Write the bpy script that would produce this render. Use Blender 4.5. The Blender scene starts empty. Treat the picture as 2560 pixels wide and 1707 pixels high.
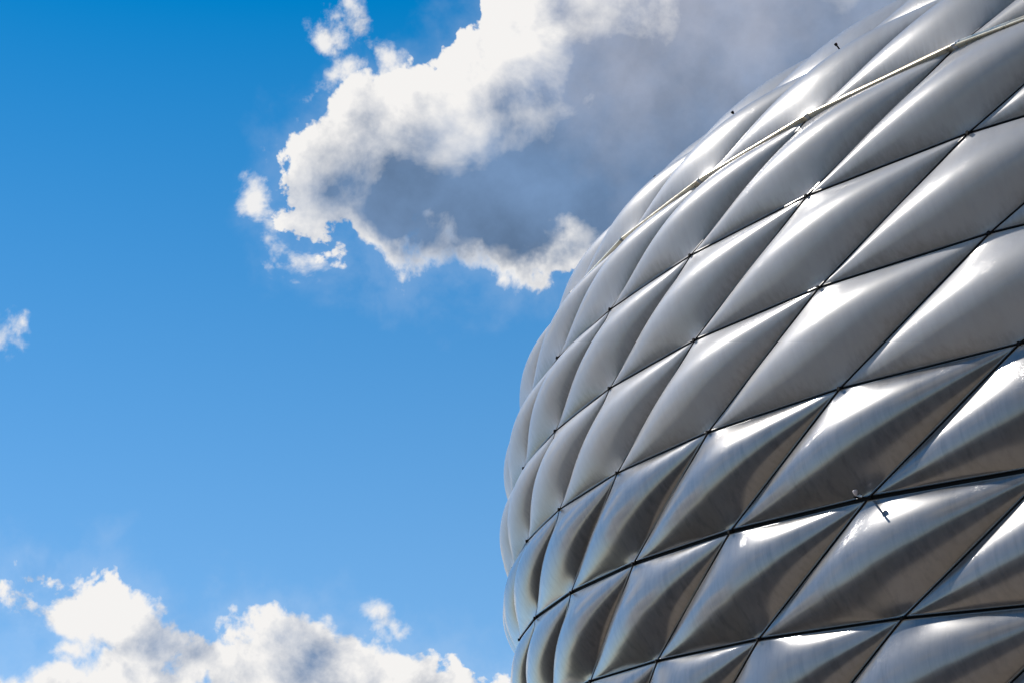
import bpy, math, random
import numpy as np
from mathutils import Vector, Matrix

random.seed(4)
rad = math.radians
scene = bpy.context.scene
COL = scene.collection
SC = 4.0                       # metres per half rhombus width

# ------------------------------------------------------------------ camera
P = dict(R0=2.15095, lh=-1.372, b=(-0.04537, 0.02059, -0.00769), e=(0.00401, 0.00053, 0.00364, 0.00091, -0.00044),
         q=(-0.26381, -0.20529, -0.1468, -0.12347, -0.05568, 0.03827, 0.12034, 0.19077, 0.29223, 0.42975, 0.59362, 0.76335, 0.93305, 1.27227),
         w=(-0.20143, -0.20134, -0.20067, -0.17822, 0.00503, 0.09078, -0.09658, -0.12432),
         cx=1.03437, cy=-7.65681, cz=-5.2536, yaw=0.61384, pitch=0.50031, roll=-0.10419, f=5583.23296)
CAM_EYE = 1.7
ZOFF = CAM_EYE - P['cz'] * SC
cam_loc = Vector((P['cx'] * SC, P['cy'] * SC, CAM_EYE))
cy_, sy_ = math.cos(P['yaw']), math.sin(P['yaw'])
cp_, sp_ = math.cos(P['pitch']), math.sin(P['pitch'])
Fv = Vector((-sy_ * cp_, cy_ * cp_, sp_))
Rt = Vector((cy_, sy_, 0))
Up = Rt.cross(Fv)
cr_, sr_ = math.cos(P['roll']), math.sin(P['roll'])
R2 = Rt * cr_ + Up * sr_
U2 = Up * cr_ - Rt * sr_
cd = bpy.data.cameras.new('camera')
cam = bpy.data.objects.new('camera', cd)
COL.objects.link(cam)
M = Matrix((R2, U2, -Fv)).transposed().to_4x4()
M.translation = cam_loc
cam.matrix_world = M
cd.sensor_width = 36
cd.lens = P['f'] / 2560 * 36
cd.clip_end = 5000
scene.camera = cam

# ------------------------------------------------------------------ sun
SUN_AZ, SUN_EL = rad(-94.5), rad(49.5)
sv = Vector((math.sin(SUN_AZ) * math.cos(SUN_EL), math.cos(SUN_AZ) * math.cos(SUN_EL), math.sin(SUN_EL)))
ld = bpy.data.lights.new('sun', 'SUN')
ld.energy = 5.0
ld.angle = rad(0.53)
ld.color = (1, 0.94, 0.86)
sun = bpy.data.objects.new('sun', ld)
COL.objects.link(sun)
sun.rotation_euler = sv.to_track_quat('Z', 'Y').to_euler()
sun.location = (0, 0, 80)

# ------------------------------------------------------------------ exposure
scene.view_settings.view_transform = 'Standard'
scene.view_settings.look = 'None'
scene.view_settings.gamma = 1
scene.view_settings.exposure = 0
scene.view_settings.use_curve_mapping = False
scene.cycles.use_denoising = True
scene.cycles.max_bounces = 8
scene.cycles.glossy_bounces = 5

# ------------------------------------------------------------------ world: sky and clouds
world = bpy.data.worlds.new('World')
scene.world = world
world.use_nodes = True
WT = world.node_tree


class G:
    """small expression builder over a node tree"""
    def __init__(s, t): s.t = t; s.n = t.nodes; s.l = t.links
    def put(s, sock, v):
        if isinstance(v, bpy.types.NodeSocket): s.l.new(v, sock)
        else: sock.default_value = v
    def m(s, op, *a, clamp=False):
        n = s.n.new('ShaderNodeMath'); n.operation = op; n.use_clamp = clamp
        for i, v in enumerate(a): s.put(n.inputs[i], v)
        return n.outputs[0]
    def v(s, op, *a, scale=None):
        n = s.n.new('ShaderNodeVectorMath'); n.operation = op
        for i, v in enumerate(a): s.put(n.inputs[i], v)
        if scale is not None: s.put(n.inputs['Scale'], scale)
        return n.outputs['Value'] if op in ('DOT_PRODUCT', 'LENGTH', 'DISTANCE') else n.outputs[0]
    def noise(s, vec, scale, detail=8, rough=.55, lac=2.0, dist=0.0, color=False):
        n = s.n.new('ShaderNodeTexNoise'); n.noise_dimensions = '3D'
        s.put(n.inputs['Vector'], vec); s.put(n.inputs['Scale'], scale)
        n.inputs['Detail'].default_value = detail; n.inputs['Roughness'].default_value = rough
        n.inputs['Lacunarity'].default_value = lac; n.inputs['Distortion'].default_value = dist
        return n.outputs['Color'] if color else n.outputs[0]
    def ramp(s, v, a, b, lo=0.0, hi=1.0, smooth=True):
        n = s.n.new('ShaderNodeMapRange'); n.interpolation_type = 'SMOOTHSTEP' if smooth else 'LINEAR'
        s.put(n.inputs[0], v); s.put(n.inputs[1], a); s.put(n.inputs[2], b); s.put(n.inputs[3], lo); s.put(n.inputs[4], hi)
        return n.outputs[0]
    def mix(s, f, a, b, blend='MIX'):
        n = s.n.new('ShaderNodeMix'); n.data_type = 'RGBA'; n.blend_type = blend
        s.put(n.inputs[0], f); s.put(n.inputs[6], a); s.put(n.inputs[7], b)
        return n.outputs[2]


def sky_xy(px, py):
    """direction of a sky feature as (azimuth*0.88, elevation) in degrees"""
    d = (Fv * P['f'] + R2 * (px - 1280) - U2 * (py - 853.5)).normalized()
    return math.degrees(math.atan2(d.x, d.y)) * .88, math.degrees(math.asin(d.z))


PXD = P['f'] * math.pi / 180


def ell(px, py, rx, ry, rot=0):
    x, y = sky_xy(px, py)
    x2, y2 = sky_xy(px + 40, py)
    a = math.atan2(y2 - y, x2 - x) + rad(rot)
    return (x, y, rx / PXD, ry / PXD, a)


BIG = [ell(*e) for e in [(1010, 450, 255, 195, 15), (810, 480, 120, 105, 30), (1010, 330, 180, 150, 0), (1300, 505, 340, 190, 6), (1050, 560, 200, 120, 5), (1130, 600, 190, 95, 0), (1310, 210, 215, 200, 0),
                         (1600, 270, 430, 330, 20), (1800, 30, 560, 300, 20), (1400, 40, 230, 160, 0), (1560, 610, 260, 95, 0),
                         (850, 330, 90, 70, 40), (3000, 0, 1200, 600, 10)]]
LOW = [ell(*e) for e in [(320, 1665, 175, 120, 0), (170, 1525, 135, 95, 0), (165, 1620, 100, 75, 0), (190, 1730, 220, 120, 0), (420, 1720, 140, 85, 0), (560, 1650, 180, 115, 0),
                         (800, 1690, 320, 130, -6), (1080, 1735, 220, 100, -10), (600, 1900, 900, 170, 0)]]
WISP = [ell(*e) for e in [(800, 105, 66, 55, -30), (935, 120, 34, 60, 20), (870, 170, 75, 28, 30), (825, 190, 65, 30, 60), (775, 235, 65, 20, 50), (645, 520, 16, 40, 25), (668, 592, 15, 16, 0),
                          (675, 560, 30, 8, -40), (-35, 815, 34, 55, 0), (1190, 665, 45, 34, 20), (1365, 690, 50, 20, 0),
                          (955, 1535, 95, 75, 0), (885, 1545, 66, 40, 10), (1045, 1570, 80, 34, -10), (978, 1570, 66, 36, 0), (1260, 1705, 50, 20, 0)]]
GREY = [ell(*e) for e in [(1010, 548, 225, 120, 8), (1230, 570, 400, 180, 0), (1500, 500, 350, 190, 10), (1730, 360, 350, 215, 22), (2050, 130, 420, 200, 22), (3000, 100, 1000, 500, 10)]]


def build_world():
    g = G(WT)
    WT.nodes.clear()
    tc = g.n.new('ShaderNodeTexCoord')
    D = tc.outputs['Generated']
    sp = g.n.new('ShaderNodeSeparateXYZ'); g.l.new(D, sp.inputs[0])
    X, Y, Z = sp.outputs
    az = g.m('MULTIPLY', g.m('ARCTAN2', X, Y), 180 / math.pi * .88)
    el = g.m('MULTIPLY', g.m('ARCSINE', g.m('MINIMUM', g.m('MAXIMUM', Z, -1.0), 1.0)), 180 / math.pi)
    # warp the coordinates so the ellipses become ragged lobes
    wn = g.noise(D, 38, 4, .6, color=True)
    ws = g.n.new('ShaderNodeSeparateXYZ'); g.l.new(wn, ws.inputs[0])
    wx = g.m('MULTIPLY', g.m('SUBTRACT', ws.outputs[0], .5), 2.0)
    wy = g.m('MULTIPLY', g.m('SUBTRACT', ws.outputs[1], .5), 2.0)
    ax, ey = g.m('ADD', az, wx), g.m('ADD', el, wy)

    def field(es, x, y, sm=.5):
        out = None
        for (cx, cy, rx, ry, a) in es:
            dx, dy = g.m('SUBTRACT', x, cx), g.m('SUBTRACT', y, cy)
            c, s = math.cos(a), math.sin(a)
            u = g.m('MULTIPLY_ADD', dx, c / rx, g.m('MULTIPLY', dy, s / rx))
            v = g.m('MULTIPLY_ADD', dy, c / ry, g.m('MULTIPLY', dx, -s / ry))
            l = g.m('SQRT', g.m('MULTIPLY_ADD', u, u, g.m('MULTIPLY', v, v)))
            sd = g.m('MULTIPLY', g.m('SUBTRACT', 1.0, l), min(rx, ry))
            out = sd if out is None else g.m('SMOOTH_MAX', out, sd, sm)
        return out

    # everything outside the picture: scattered cumulus from plain noise
    ctr = Fv
    off = g.m('MULTIPLY', g.m('ARCCOSINE', g.v('DOT_PRODUCT', D, tuple(ctr))), 180 / math.pi)
    far = g.ramp(off, 17.0, 28.0, -4.0, 0.0)
    glob = g.m('MULTIPLY', g.m('SUBTRACT', g.noise(D, 2.6, 4, .5), .60), 26.0)
    glob = g.m('ADD', glob, far)
    # fBm detail and the same detail a little way towards the sun
    def fbm(vec):
        a = g.noise(vec, 22, 12, .62, 2.1, .25)
        w = g.v('ADD', vec, g.v('SCALE', g.v('SUBTRACT', g.noise(vec, 45, 4, .6, color=True), (.5, .5, .5)), scale=.022))
        for s_, k_ in ((28, .36), (75, .18)):
            vo = g.n.new('ShaderNodeTexVoronoi'); vo.feature = 'F1'
            g.l.new(w, vo.inputs['Vector']); vo.inputs['Scale'].default_value = s_
            a = g.m('MULTIPLY_ADD', g.m('SUBTRACT', .46, vo.outputs['Distance']), k_, a)
        return a
    n1 = fbm(D)
    side = (sv - ctr * sv.dot(ctr)).normalized()
    n2 = fbm(g.v('ADD', D, tuple(side * .011)))
    lit = g.m('SUBTRACT', n1, n2)
    n3 = g.noise(D, 11, 6, .5)
    n4 = g.noise(g.v('ADD', D, tuple(side * .02)), 11, 6, .5)
    lit2 = g.m('SUBTRACT', n3, n4)
    big = g.m('MAXIMUM', g.m('SMOOTH_MAX', field(BIG, ax, ey, .8), field(LOW, ax, ey, .4), .1), glob)
    fine = g.m('MULTIPLY', g.m('SUBTRACT', n1, .43), 2.6)
    d = g.m('ADD', big, fine)
    soft = g.ramp(g.noise(D, 9, 2), .4, .65, .12, .7)
    alpha = g.ramp(d, -.05, soft)
    # thin wisps
    wf = g.m('ADD', field(WISP, g.m('MULTIPLY_ADD', wx, .35, az), g.m('MULTIPLY_ADD', wy, .35, el), .1), g.m('MULTIPLY', g.m('SUBTRACT', n1, .445), 3.2))
    walpha = g.ramp(wf, -.10, .62, 0, .95)
    haze_a = g.ramp(d, -1.3, .4, 0, .12)
    alpha = g.m('MAXIMUM', g.m('MAXIMUM', alpha, walpha), haze_a)
    # thickness: the middle of the big cloud is grey underneath
    gf = g.m('ADD', field(GREY, g.m('MULTIPLY_ADD', wx, .5, az), g.m('MULTIPLY_ADD', wy, .5, el), 1.2), g.m('MULTIPLY', g.m('SUBTRACT', n3, .42), 2.0))
    grey = g.ramp(gf, -1.5, 2.0, 0, .95)
    ggl = g.m('MULTIPLY', g.ramp(glob, 1.0, 6.0, 0, .6), g.ramp(off, 17, 24))
    grey = g.m('MAXIMUM', grey, ggl)
    bright = g.m('ADD', g.m('MULTIPLY', lit, 2.2), g.m('MULTIPLY', lit2, 2.8))
    grey = g.m('MULTIPLY', grey, g.ramp(d, .0, .85))
    damp = g.m('MULTIPLY_ADD', grey, -.72, 1.0)
    inner = g.m('MULTIPLY', g.ramp(d, .1, 2.2), g.ramp(g.noise(D, 14, 4, .6), .30, .62, .10, .80))
    shade = g.m('SUBTRACT', g.m('ADD', g.m('MULTIPLY', grey, .95), inner), g.m('MULTIPLY', bright, damp))
    shade = g.m('MINIMUM', g.m('MAXIMUM', shade, 0.0), 1.0)
    K = 8.0
    warmth = g.m('MULTIPLY_ADD', g.ramp(g.noise(D, 10, 7, .6), .35, .7), .5, g.ramp(el, 31.5, 38.5, -.15, .75), clamp=True)
    gcol = g.mix(warmth, (.155 * K, .255 * K, .43 * K, 1), (.36 * K, .39 * K, .48 * K, 1))
    gvar = g.m('MULTIPLY_ADD', g.m('SUBTRACT', g.noise(D, 24, 7, .6), .5), .9, g.m('MULTIPLY_ADD', g.m('SUBTRACT', n3, .5), .8, 1.0))
    gcol = g.mix(1.0, gcol, g.v('SCALE', (1, 1, 1), scale=gvar), 'MULTIPLY')
    ccol = g.mix(shade, (.95 * K, .935 * K, .92 * K, 1), gcol)
    sky = g.n.new('ShaderNodeTexSky'); sky.sky_type = 'NISHITA'; sky.sun_disc = False
    sky.sun_elevation = SUN_EL; sky.sun_rotation = SUN_AZ
    sky.air_density = 1.0; sky.dust_density = .1; sky.ozone_density = 2.5
    hsv = g.n.new('ShaderNodeHueSaturation')
    hsv.inputs['Hue'].default_value = .491
    g.l.new(g.ramp(el, 4.0, 44.0, .90, 1.57, False), hsv.inputs['Saturation']); g.l.new(g.m('MULTIPLY', g.ramp(el, 16.0, 48.0, 1.34, 1.02, False), g.ramp(el, -2.0, 16.0, .72, 1.0)), hsv.inputs['Value'])
    g.l.new(sky.outputs[0], hsv.inputs['Color'])
    clear = hsv.outputs[0]
    col = g.mix(alpha, clear, ccol)
    bg = g.n.new('ShaderNodeBackground'); bg.inputs['Strength'].default_value = .12
    g.l.new(col, bg.inputs['Color'])
    o = g.n.new('ShaderNodeOutputWorld'); g.l.new(bg.outputs[0], o.inputs['Surface'])


build_world()
#ENDWORLD


# ------------------------------------------------------------------ materials
def new_mat(name):
    m = bpy.data.materials.new(name); m.use_nodes = True
    g = G(m.node_tree)
    b = next(n for n in g.n if n.type == 'BSDF_PRINCIPLED')
    return m, g, b


def mat_film(name, lo, hi, dirt, metal, r0, r1, coat, streaks):
    """pearly white printed ETFE film: satin under a thin gloss, scratched and a little dusty"""
    m, g, b = new_mat(name)
    tc = g.n.new('ShaderNodeTexCoord'); O = tc.outputs['Object']
    oi = g.n.new('ShaderNodeObjectInfo')
    # dust and wash streaks
    mp = g.n.new('ShaderNodeMapping'); g.l.new(O, mp.inputs[0]); mp.inputs['Scale'].default_value = (1, 1, .12)
    streak = g.noise(mp.outputs[0], 5.5, 5, .6)
    blot = g.noise(O, .9, 2, .5)
    base = g.mix(g.ramp(streak, .38, .72), hi, lo)
    base = g.mix(g.ramp(blot, .45, .75, 0, .5), base, dirt)
    if streaks:  # vertical dark streaks painted for reflected trunks and supports behind the film
        q = g.n.new('ShaderNodeMapping'); g.l.new(O, q.inputs[0]); q.inputs['Scale'].default_value = (1, 1, .06)
        st = g.ramp(g.noise(q.outputs[0], 3.2, 4, .65), .5, .66)
        base = g.mix(g.m('MULTIPLY', st, streaks), base, (lo[0] * .45, lo[1] * .45, lo[2] * .5, 1))
    at = g.n.new('ShaderNodeAttribute'); at.attribute_name = 'panel_ab'
    sa = g.n.new('ShaderNodeSeparateXYZ'); g.l.new(at.outputs['Vector'], sa.inputs[0])
    edge = g.m('MAXIMUM', sa.outputs[1], g.m('MULTIPLY_ADD', sa.outputs[0], 1.0, -.02))
    q3 = g.n.new('ShaderNodeMapping'); g.l.new(O, q3.inputs[0]); q3.inputs['Scale'].default_value = (1, 1, .15)
    gr = g.ramp(g.m('MULTIPLY_ADD', g.noise(q3.outputs[0], 9, 5, .65), .22, edge), .97, 1.14, 0, .4)
    base = g.mix(gr, base, (.105, .095, .085, 1))
    hv = g.m('MULTIPLY_ADD', oi.outputs['Random'], .10, .95)
    base = g.mix(1.0, base, g.v('SCALE', (1, 1, 1), scale=hv), 'MULTIPLY')
    g.l.new(base, b.inputs['Base Color'])
    # hairline scratches in three directions
    sc = None
    for k, (rx, ry, rz, s) in enumerate([(.3, .9, .4, 7), (1.2, .2, 1.9, 9), (.7, 1.6, .1, 6)]):
        q = g.n.new('ShaderNodeMapping'); g.l.new(O, q.inputs[0]); q.inputs['Rotation'].default_value = (rx, ry, rz)
        wn = g.noise(q.outputs[0], .8, 2, .5, color=True)
        pos = g.v('ADD', q.outputs[0], g.v('SCALE', wn, scale=.35))
        q2 = g.n.new('ShaderNodeMapping'); g.l.new(pos, q2.inputs[0]); q2.inputs['Scale'].default_value = (s, s * .045, s)
        nz = g.noise(q2.outputs[0], 3.0, 2, .5)
        ln = g.ramp(g.m('ABSOLUTE', g.m('SUBTRACT', nz, .5)), 0.0, .006, 1, 0)
        gate = g.ramp(g.noise(q.outputs[0], 1.7, 2, .5), .55, .68)
        ln = g.m('MULTIPLY', ln, gate)
        sc = ln if sc is None else g.m('MAXIMUM', sc, ln)
    rough = g.ramp(g.noise(O, 2.3, 6, .65), .3, .75, r0, r1)
    rough = g.m('MULTIPLY_ADD', sc, .18, rough)
    g.l.new(rough, b.inputs['Roughness'])
    b.inputs['Metallic'].default_value = metal
    b.inputs['IOR'].default_value = 1.4
    b.inputs['Specular IOR Level'].default_value = .12
    b.inputs['Coat Weight'].default_value = coat
    b.subsurface_method = 'BURLEY'
    b.inputs['Subsurface Weight'].default_value = .7
    b.inputs['Subsurface Radius'].default_value = (1.0, .95, .95)
    b.inputs['Subsurface Scale'].default_value = .08 if streaks else .13
    b.inputs['Coat Roughness'].default_value = .17 if streaks else .19
    b.inputs['Coat IOR'].default_value = 1.85 if streaks else 1.40
    bp = g.n.new('ShaderNodeBump'); bp.inputs['Strength'].default_value = .35; bp.inputs['Distance'].default_value = .005
    h = g.m('MULTIPLY_ADD', sc, .16, g.m('MULTIPLY', g.noise(O, 28, 3, .6), .02))
    h = g.m('ADD', h, g.m('MULTIPLY', g.noise(O, 1.3, 1, .5), .5))
    g.l.new(h, bp.inputs['Height'])
    g.l.new(bp.outputs[0], b.inputs['Normal'])
    g.l.new(bp.outputs[0], b.inputs['Coat Normal'])
    return m


def mat_plain(name, col, rough, metal=0.0, var=.15, scale=4.0, bump=0.0):
    m, g, b = new_mat(name)
    tc = g.n.new('ShaderNodeTexCoord')
    n = g.noise(tc.outputs['Object'], scale, 6, .6)
    lo = tuple(c * (1 - var) for c in col) + (1,); hi = tuple(c * (1 + var) for c in col) + (1,)
    g.l.new(g.mix(g.ramp(n, .3, .7), lo, hi), b.inputs['Base Color'])
    b.inputs['Metallic'].default_value = metal
    g.l.new(g.ramp(n, .3, .7, rough * .85, rough * 1.15), b.inputs['Roughness'])
    if rough >= .8: b.inputs['Specular IOR Level'].default_value = .15
    if bump:
        bp = g.n.new('ShaderNodeBump'); bp.inputs['Distance'].default_value = bump
        g.l.new(n, bp.inputs['Height']); g.l.new(bp.outputs[0], b.inputs['Normal'])
    return m


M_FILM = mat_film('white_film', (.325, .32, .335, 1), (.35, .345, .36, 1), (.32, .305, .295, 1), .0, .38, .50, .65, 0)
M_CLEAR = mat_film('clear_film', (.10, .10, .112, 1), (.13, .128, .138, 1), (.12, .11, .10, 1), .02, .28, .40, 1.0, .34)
M_GASKET = mat_plain('black_rubber', (.01, .01, .011), .8)
M_RAIL = mat_plain('dark_steel', (.008, .008, .009), .85)
M_ALU = mat_plain('clamp_aluminium', (.35, .36, .38), .3, .9)
M_CLAMP = mat_plain('weathered_clamp', (.05, .05, .054), .42, .6)
M_GUTTER = mat_plain('bright_aluminium', (.93, .80, .60), .30, 1.0, .05, 3.0)
M_STEEL = mat_plain('galvanised_steel', (.55, .52, .52), .38, .8, .12, 40)
M_SHELL = mat_plain('dark_inner_shell', (.03, .03, .034), .8)


# ------------------------------------------------------------------ mesh helpers
def link(name, verts, faces, mat, parent=None, smooth=False):
    me = bpy.data.meshes.new(name)
    me.from_pydata([tuple(map(float, v)) for v in verts], [], [tuple(map(int, f)) for f in faces])
    me.update()
    if smooth: me.shade_smooth()
    me.materials.append(mat)
    o = bpy.data.objects.new(name, me); COL.objects.link(o)
    if parent is not None: o.parent = parent
    return o


def box_between(p, q, w, h, n, off=0.0, ext=0.0):
    """bar from p to q, w wide in the surface, h deep along the normal n (top face at off)"""
    p, q, n = np.array(p), np.array(q), np.array(n)
    d = q - p; d = d / np.linalg.norm(d)
    n = n - d * (n @ d); n = n / np.linalg.norm(n)
    s = np.cross(d, n)
    p = p - d * ext; q = q + d * ext
    V = []
    for e in (p, q):
        for a, b in ((-1, 0), (1, 0), (1, -1), (-1, -1)):
            V.append(e + s * w / 2 * a + n * (off + h * b))
    Fc = [(0, 1, 2, 3), (7, 6, 5, 4), (0, 4, 5, 1), (1, 5, 6, 2), (2, 6, 7, 3), (3, 7, 4, 0)]
    return V, Fc


def merge(parts):
    V, Fc = [], []
    for v, f in parts:
        o = len(V); V += list(v); Fc += [tuple(i + o for i in x) for x in f]
    return V, Fc


# ------------------------------------------------------------------ facade surface
ss = np.linspace(-16, 22, 761)
uu = np.linspace(-24, 14, 761)


def _ig(f, x):
    return np.concatenate([[0], np.cumsum((f[1:] + f[:-1]) / 2 * np.diff(x))])


KN = (-12, -9, -6, -4, -2, 0, 2, 3, 4, 5, 6, 7, 8, 10)
UK = (-14, -11, -9, -7, -5, -3, -1, 1)
psi = np.interp(ss, KN, P['q'])
psi = np.minimum(psi + np.clip(ss - 10, 0, 99) * .12, 1.5)
_t = np.clip(ss, -7, 4.5) / 5
hh = math.exp(P['lh']) * np.exp(P['b'][0] * _t + P['b'][1] * _t ** 2 + P['b'][2] * _t ** 3)
Dp = _ig(np.sin(psi) * hh, ss); Dp -= np.interp(0, ss, Dp)
Zp = _ig(np.cos(psi) * hh, ss); Zp -= np.interp(0, ss, Zp)
kap = math.exp(-P['R0']) * np.exp(np.interp(uu, UK, P['w']))
ang = _ig(kap, uu); ang -= np.interp(0, uu, ang)
XX = _ig(np.cos(ang), uu); XX -= np.interp(0, uu, XX)
YY = _ig(np.sin(ang), uu); YY -= np.interp(0, uu, YY)


def surf(u, s, inset=0.0):
    e = P['e']
    r = max(0, min(s, 10) - 1); U5 = min(max(u, -12), 1) + 5; s9 = max(min(s, 10), -12)
    ps = np.interp(s, ss, psi)
    D = np.interp(s, ss, Dp) + e[0] * U5 * r * r + e[1] * U5 * r + e[2] * U5 * s9 + e[3] * U5 ** 2 * r * r + e[4] * U5 ** 2 * s9
    D += inset / SC * math.cos(ps); Z = np.interp(s, ss, Zp) - inset / SC * math.sin(ps)
    x, y, a = np.interp(u, uu, XX), np.interp(u, uu, YY), np.interp(u, uu, ang)
    return np.array([(x - math.sin(a) * D) * SC, (y + math.cos(a) * D) * SC, Z * SC + ZOFF])


def node(k, j):
    return surf(j - k, -(j + k))


def outward(k, j):
    e = .05
    a = surf(j - k + e, -(j + k)) - surf(j - k - e, -(j + k)); b = surf(j - k, -(j + k) + e) - surf(j - k, -(j + k) - e)
    n = np.cross(a, b); return n / np.linalg.norm(n)


BULGE, POW = .44, .79


def gap_of(k_line):
    """half width of the joint along an A line: two of them are wider"""
    return {4: .044, 5: .03}.get(k_line, .022)


arena = bpy.data.objects.new('arena', None); COL.objects.link(arena)
arena['label'] = 'rounded stadium clad in silvery white inflated diamond cushions, rising on the right against the sky'
arena['category'] = 'stadium'
arena.location = (0, 0, 0)


def cushion(k, j):
    P00, P01, P10, P11 = node(k, j), node(k, j + 1), node(k + 1, j), node(k + 1, j + 1)
    # pull the edges in by the joint widths
    def lines(p, q, r, s_, ga, gb, gc, gd):
        # p-q upper A edge, r-s lower A edge, p-r left B edge, q-s right B edge
        LA = np.linalg.norm(q - p); LB = np.linalg.norm(r - p)
        sn = np.linalg.norm(np.cross((q - p) / LA, (r - p) / LB))
        return ga / (LB * sn), gb / (LB * sn), gc / (LA * sn), gd / (LA * sn)
    ta, tb, tc_, td = lines(P00, P01, P10, P11, gap_of(k), gap_of(k + 1), .022, .022)
    def bil(a, b):
        return P00 * (1 - a) * (1 - b) + P01 * a * (1 - b) + P10 * (1 - a) * b + P11 * a * b
    n = np.cross(P01 - P10, P11 - P00); n /= np.linalg.norm(n)
    o = outward(k + .5, j + .5)
    if n @ o < 0: n = -n
    rs = random.Random(k * 131 + j * 17)
    B = BULGE * rs.uniform(.93, 1.07)
    skx, sky_ = rs.uniform(-.03, .03), rs.uniform(-.03, .03)
    c = (P00 + P01 + P10 + P11) / 4
    dist = np.linalg.norm(c - np.array(cam_loc))
    u = j - k
    N = 34 if -10 <= u <= 1 and -12 <= -(j + k + 1) <= 9 else 16
    x = (1 - np.cos(np.linspace(0, math.pi, N + 1))) / 2
    x = x * .75 + np.linspace(0, 1, N + 1) * .25
    V = []; AB = []
    for b in x:
        for a in x:
            AB.append((a, b, 0))
            aa, bb = tc_ + a * (1 - tc_ - td), ta + b * (1 - ta - tb)
            w = 16 * a * (1 - a) * b * (1 - b)
            # pneumatic film: steep by the clamp, round in the middle
            hgt = B * (w ** POW) * (1 + skx * (a - .5) + sky_ * (b - .5))
            # short tension creases fanning out of the two sharp corners
            for (ca, cb, ph_) in ((0, 1, 0.0), (1, 0, 1.3)):
                da, db = abs(a - ca), abs(b - cb)
                hgt += .010 * math.sin(9 * math.atan2(db, da + 1e-6) + ph_ + skx * 60) * min(1, (da * db) ** .5 * 8) * math.exp(-5 * (da + db))
            V.append(bil(aa, bb) + n * (hgt + .012) - c)
    # clamped rim going down into the joint
    W = N + 1
    Fc = [(r * W + q, r * W + q + 1, (r + 1) * W + q + 1, (r + 1) * W + q) for r in range(N) for q in range(N)]
    rim = [q for q in range(W)] + [r * W + N for r in range(1, W)] + [N * W + q for q in range(N - 1, -1, -1)] + [r * W for r in range(N - 1, 0, -1)]
    # orientation check
    a0, b0, c0 = V[Fc[N * N // 2][0]], V[Fc[N * N // 2][1]], V[Fc[N * N // 2][2]]
    if np.cross(b0 - a0, c0 - b0) @ n < 0: Fc = [f[::-1] for f in Fc]
    base = len(V)
    V += [V[i] - n * .03 for i in rim]; AB += [AB[i] for i in rim]
    L = len(rim)
    sk = [(rim[i], base + i, base + (i + 1) % L, rim[(i + 1) % L]) for i in range(L)]
    t = Fc[0]
    Fc += sk
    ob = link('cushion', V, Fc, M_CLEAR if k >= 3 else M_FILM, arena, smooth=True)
    at = ob.data.attributes.new('panel_ab', 'FLOAT_VECTOR', 'POINT')
    at.data.foreach_set('vector', [f for p_ in AB for f in p_])
    ob.location = tuple(c)
    bpy_set_sharp(ob, len(Fc) - len(sk))
    # thin aluminium clamp strip round the cushion, lying just outside its rim
    m_ = .010
    E = []
    cor = [bil(tc_, ta), bil(1 - td, ta), bil(1 - td, 1 - tb), bil(tc_, 1 - tb)]
    cc = sum(cor) / 4
    for i in range(4):
        p_, q_ = cor[i], cor[(i + 1) % 4]
        E.append(box_between(p_ - c, q_ - c, .014, .03, n, .004))
    V2, F2 = merge(E)
    link('clamp_strip', V2, F2, M_CLAMP, ob)
    return ob


def bpy_set_sharp(ob, nsmooth):
    me = ob.data
    for p_ in list(me.polygons)[nsmooth:]: p_.use_smooth = False


KJ = []
for k in range(-9, 14):
    for j in range(-14, 12):
        u, s = j - k, -(j + k + 1)
        if -15 <= u <= 5 and -13.5 <= s <= 12.5:
            KJ.append((k, j))
print('cushions', len(KJ))
for kj in KJ: cushion(*kj)

# rails behind the joints: one black channel along each seam, in segments from knot to knot
segs = set()
for (k, j) in KJ:
    segs.add((k, j, k, j + 1)); segs.add((k + 1, j, k + 1, j + 1)); segs.add((k, j, k + 1, j)); segs.add((k, j + 1, k + 1, j + 1))
near = []
far_parts = []
for (a, b, c, d) in sorted(segs):
    p_, q_ = node(a, b), node(c, d)
    n = outward((a + c) / 2, (b + d) / 2)
    wide = 2 * gap_of(a) + .03 if a == c else .075
    bx = box_between(p_, q_, wide, .12, n, -.045 if a == c else -.047)
    um = (b + d) / 2 - (a + c) / 2; sm = -((b + d) / 2 + (a + c) / 2)
    if -7.2 <= um <= 0 and -11 <= sm <= 6: near.append(bx)
    else: far_parts.append(bx)
near = near[:298]
for V, Fc in near: link('seam_rail', V, Fc, M_RAIL, arena)
V, Fc = merge(far_parts)
o = link('outer_seam_rails', V, Fc, M_RAIL, arena); o['kind'] = 'stuff'

# dark shell added behind the cushions to block light through the joints
ug = np.linspace(-16.5, 6.5, 93); sg = np.linspace(-14.5, 15.5, 61)
V = [surf(u, s, .28) for s in sg for u in ug]
W = len(ug)
Fc = [(r * W + q, r * W + q + 1, (r + 1) * W + q + 1, (r + 1) * W + q) for r in range(len(sg) - 1) for q in range(W - 1)]
link('light_block_shell', V, Fc, M_SHELL, arena, True)
# base wall down to the ground, set back under the lowest cushions
V = []
for u in ug:
    p0 = surf(u, -14.5, .45); V.append(p0); V.append((p0[0], p0[1], -.3))
Fc = [(2 * i, 2 * i + 1, 2 * i + 3, 2 * i + 2) for i in range(len(ug) - 1)]
link('base_wall', V, Fc, mat_plain('base_concrete', (.3, .29, .27), .8), arena)


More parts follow.
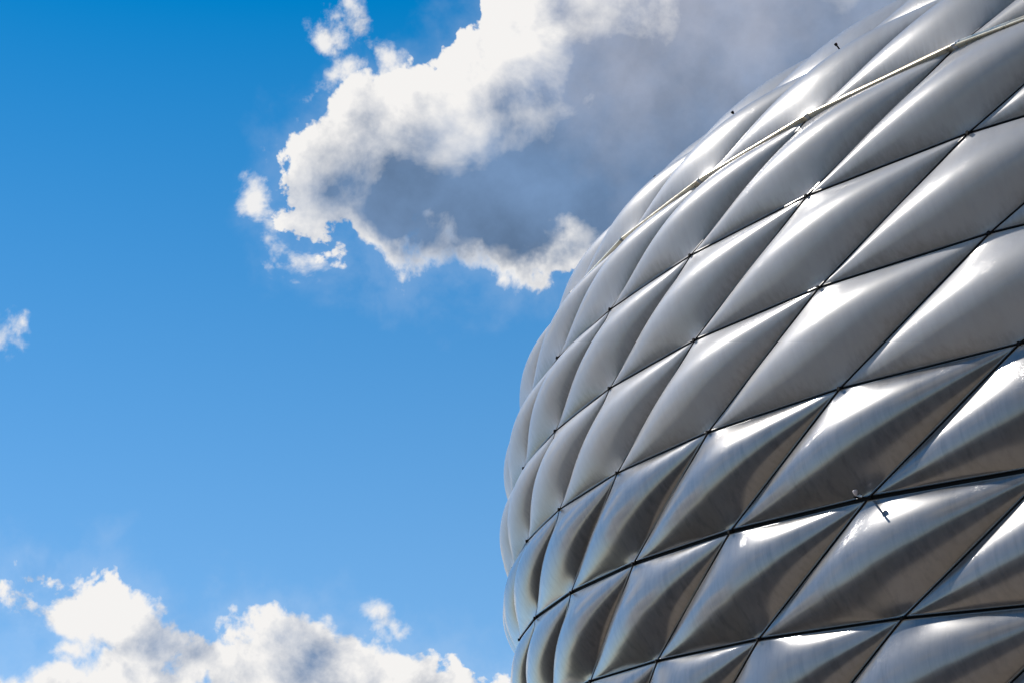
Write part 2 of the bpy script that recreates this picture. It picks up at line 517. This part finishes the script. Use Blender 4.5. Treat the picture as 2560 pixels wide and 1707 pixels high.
# ------------------------------------------------------------------ gutter along A line 0
def gutter():
    parts = []
    for j in range(-9, 5):
        p_, q_ = node(0, j), node(0, j + 1)
        n = outward(0, j + .5)
        n = n / np.linalg.norm(n)
        d = (q_ - p_) / np.linalg.norm(q_ - p_)
        s_ = np.cross(d, n)
        if s_[2] > 0: s_ = -s_           # down the slope
        # folded channel with a rounded front lip
        prof_ = [(-.08, .02), (-.08, .05), (.00, .065)]
        prof_ += [(.045 + .023 * math.cos(a), .09 + .023 * math.sin(a)) for a in np.linspace(math.pi, -.6, 9)]
        prof_ += [(.075, -.02), (.055, -.03), (.05, .04)]
        V = []
        for e in (p_ + d * .008, q_ - d * .008):
            for a, b in prof_:
                V.append(e + s_ * a + n * b)
        L = len(prof_)
        Fc = [(i, (i + 1) % L, L + (i + 1) % L, L + i) for i in range(L)]
        Fc += [tuple(range(L))[::-1], tuple(range(L, 2 * L))]
        gt = link('gutter', V, Fc, M_GUTTER, arena, True)
        gt.data.set_sharp_from_angle(angle=rad(50))
        # joint sleeve over the butt of two lengths
        V = []
        for e in (q_ - d * .05, q_ + d * .05):
            for a, b in prof_:
                V.append(e + s_ * (a * 1.06) + n * (b * 1.04 + .004))
        link('joint_sleeve', V, Fc, M_ALU, gt)


gutter()

# ------------------------------------------------------------------ ground and surroundings
def mat_ground():
    m, g, b = new_mat('plaza_paving')
    tc = g.n.new('ShaderNodeTexCoord'); O = tc.outputs['Object']
    n1 = g.noise(O, .05, 4, .6); n2 = g.noise(O, 3, 6, .6)
    c = g.mix(g.ramp(n1, .3, .7), (.42, .335, .25, 1), (.50, .40, .30, 1))
    c = g.mix(g.ramp(n2, .35, .75, 0, .5), c, (.27, .225, .17, 1))
    g.l.new(c, b.inputs['Base Color']); b.inputs['Roughness'].default_value = .85
    return m


def sheet(name, x0, y0, x1, y1, z, mat):
    o = link(name, [(x0, y0, z), (x1, y0, z), (x1, y1, z), (x0, y1, z)], [(0, 1, 2, 3)], mat)
    o['kind'] = 'structure'
    return o


M_GRASS = mat_plain('grass', (.035, .05, .02), .9, 0, .35, .4)
sheet('ground', -2500, -2500, 2500, 2500, 0, M_GRASS)
sheet('forecourt', -70, -60, 80, 80, .004, mat_plain('asphalt', (.04, .039, .039), .9, 0, .25, .6))
sheet('plaza', -50, -19, 60, 60, .008, mat_ground())


def tree_belt():
    """an unseen wood added to be reflected in the cushions, one mass: crowns of ragged clumps on short trunks"""
    rs = random.Random(9)
    ico_v, ico_f = [], []
    ph = (1 + 5 ** .5) / 2
    base = [(-1, ph, 0), (1, ph, 0), (-1, -ph, 0), (1, -ph, 0), (0, -1, ph), (0, 1, ph), (0, -1, -ph), (0, 1, -ph), (ph, 0, -1), (ph, 0, 1), (-ph, 0, -1), (-ph, 0, 1)]
    bf = [(0, 11, 5), (0, 5, 1), (0, 1, 7), (0, 7, 10), (0, 10, 11), (1, 5, 9), (5, 11, 4), (11, 10, 2), (10, 7, 6), (7, 1, 8), (3, 9, 4), (3, 4, 2), (3, 2, 6), (3, 6, 8), (3, 8, 9), (4, 9, 5), (2, 4, 11), (6, 2, 10), (8, 6, 7), (9, 8, 1)]
    V, Fc = [], []
    for i in range(330):
        a = rad(rs.uniform(84, 316)); r = 50 + 190 * rs.random() ** 2
        x, y = r * math.sin(a) * 1.35 + 4, r * math.cos(a) - 10
        if (x - 4.1) ** 2 + (y + 30.6) ** 2 < 14 ** 2 or y > -30 and abs(x) < 60: continue
        h = rs.uniform(13, 22)
        for c in range(64):
            t_ = rs.random()
            w = h * .30 * math.sin(math.pi * min(1, .18 + t_ * .78)) ** .6
            q = rs.uniform(0, 6.283); rr = w * rs.random() ** .5
            cx, cy, cz = x + rr * math.cos(q), y + rr * math.sin(q), h * (.22 + .72 * t_)
            s = h * rs.uniform(.035, .075)
            o = len(V)
            for v in base:
                k = s * rs.uniform(.22, .80)
                V.append((cx + v[0] * k, cy + v[1] * k, cz + v[2] * k * .8))
            Fc += [tuple(o + q_ for q_ in f) for f in bf]
        o = len(V)
        for z, w in ((-.1, h * .022), (h * .5, h * .012)):
            V += [(x - w, y - w, z), (x + w, y - w, z), (x + w, y + w, z), (x - w, y + w, z)]
        Fc += [(o + q_, o + (q_ + 1) % 4, o + 4 + (q_ + 1) % 4, o + 4 + q_) for q_ in range(4)]
    ob = link('reflection_woodland', V, Fc, mat_plain('foliage', (.02, .03, .016), .8, 0, .45, .35))  # out of view, added for its dark band in the reflections
    ob['kind'] = 'stuff'


tree_belt()

# ------------------------------------------------------------------ anchor pins at the knots
def lathe(prof_, seg=14):
    V, Fc = [], []
    for i in range(seg):
        a = 2 * math.pi * i / seg
        for r, z in prof_: V.append((r * math.cos(a), r * math.sin(a), z))
    L = len(prof_)
    for i in range(seg):
        for k in range(L - 1):
            Fc.append((i * L + k, ((i + 1) % seg) * L + k, ((i + 1) % seg) * L + k + 1, i * L + k + 1))
    return V, Fc


def tube(points, r, seg=8):
    V, Fc = [], []
    pts_ = [Vector(p) for p in points]
    up = Vector((.13, .31, .94)).normalized()
    for i, p in enumerate(pts_):
        d = (pts_[min(i + 1, len(pts_) - 1)] - pts_[max(i - 1, 0)]).normalized()
        a = d.cross(up).normalized(); b = d.cross(a)
        for k in range(seg):
            q = 2 * math.pi * k / seg
            V.append(tuple(p + a * r * math.cos(q) + b * r * math.sin(q)))
    for i in range(len(pts_) - 1):
        for k in range(seg):
            Fc.append((i * seg + k, i * seg + (k + 1) % seg, (i + 1) * seg + (k + 1) % seg, (i + 1) * seg + k))
    Fc += [tuple(range(seg))[::-1], tuple(range((len(pts_) - 1) * seg, len(pts_) * seg))]
    return V, Fc


def pin(k, j, hgt, r=.018, head=True):
    p_ = node(k, j); n = outward(k, j)
    V, Fc = lathe([(0.0, -.05), (.05, -.05), (.05, 0), (r, .012), (r, hgt - .06), (r * (2 if head else 1), hgt - .05), (r * (2 if head else 1), hgt), (0, hgt)], 10)
    ob = link('anchor_pin', V, Fc, M_RAIL, arena, False)
    ob.rotation_euler = Vector(n).to_track_quat('Z', 'Y').to_euler()
    ob.location = tuple(p_)


for j in range(-7, -1): pin(-1, j, .24, .016)
for k in range(0, 6):
    for j in range(-6, 3):
        if (k, j) != (4, 1) and node(k, j)[2] > 12: pin(k, j, .05)
pin(4, 1, .36, .02, False)

# ------------------------------------------------------------------ small fitting hanging at a knot
def fitting():
    p_ = node(4, 1); n = outward(4, 1)
    # local frame: x along the wall to the right, y out of the wall, z up
    xx = np.cross(n, (0, 0, 1.0)); xx /= np.linalg.norm(xx)
    if xx[0] < 0: xx = -xx
    root = bpy.data.objects.new('hanging_fitting', None); COL.objects.link(root)
    root.location = tuple(p_ + n * .25)
    root.rotation_euler = Matrix((xx, n, np.cross(xx, n))).transposed().to_euler()
    root['label'] = 'small pale bell-shaped fitting hanging by a steel loop from a bracket where four cushions meet'
    root['category'] = 'fitting'
    V, Fc = lathe([(0, 0), (.012, -.002), (.022, -.012), (.030, -.035), (.040, -.06), (.044, -.085), (.044, -.10), (.036, -.104), (0, -.104)], 20)
    V = [(x - .035, y, z - .045) for x, y, z in V]
    body = link('body', V, Fc, mat_plain('pale_pink_enamel', (.50, .44, .46), .35, 0, .06), root, True)
    arc = [(-.035 + .022 * math.cos(a), 0, -.028 + .038 * math.sin(a)) for a in np.linspace(-.5, math.pi + .5, 16)]
    V, Fc = tube(arc, .0065)
    link('loop', V, Fc, M_STEEL, root, True)
    V, Fc = merge([box_between((-.03, -.03, .0), (.03, -.03, .0), .03, .02, (0, 0, 1)),
                   box_between((.005, -.03, .012), (.005, -.03, -.05), .045, .02, (0, 1, 0)),
                   box_between((-.02, .0, .005), (.10, .0, .02), .022, .018, (0, 0, 1))])
    br = link('bracket', V, Fc, M_STEEL, root)
    V, Fc = lathe([(0, .0), (.014, .0), (.014, .012), (0, .012)], 6)
    V = [(x + .005, z - .01, y - .02) for x, y, z in V]
    link('bolt', V, Fc, M_STEEL, br)
    V, Fc = lathe([(0, .0), (.011, .0), (.011, .012), (0, .012)], 6)
    V = [(x + .08, y, z + .018) for x, y, z in V]
    link('bolt', V, Fc, M_STEEL, br)


fitting()
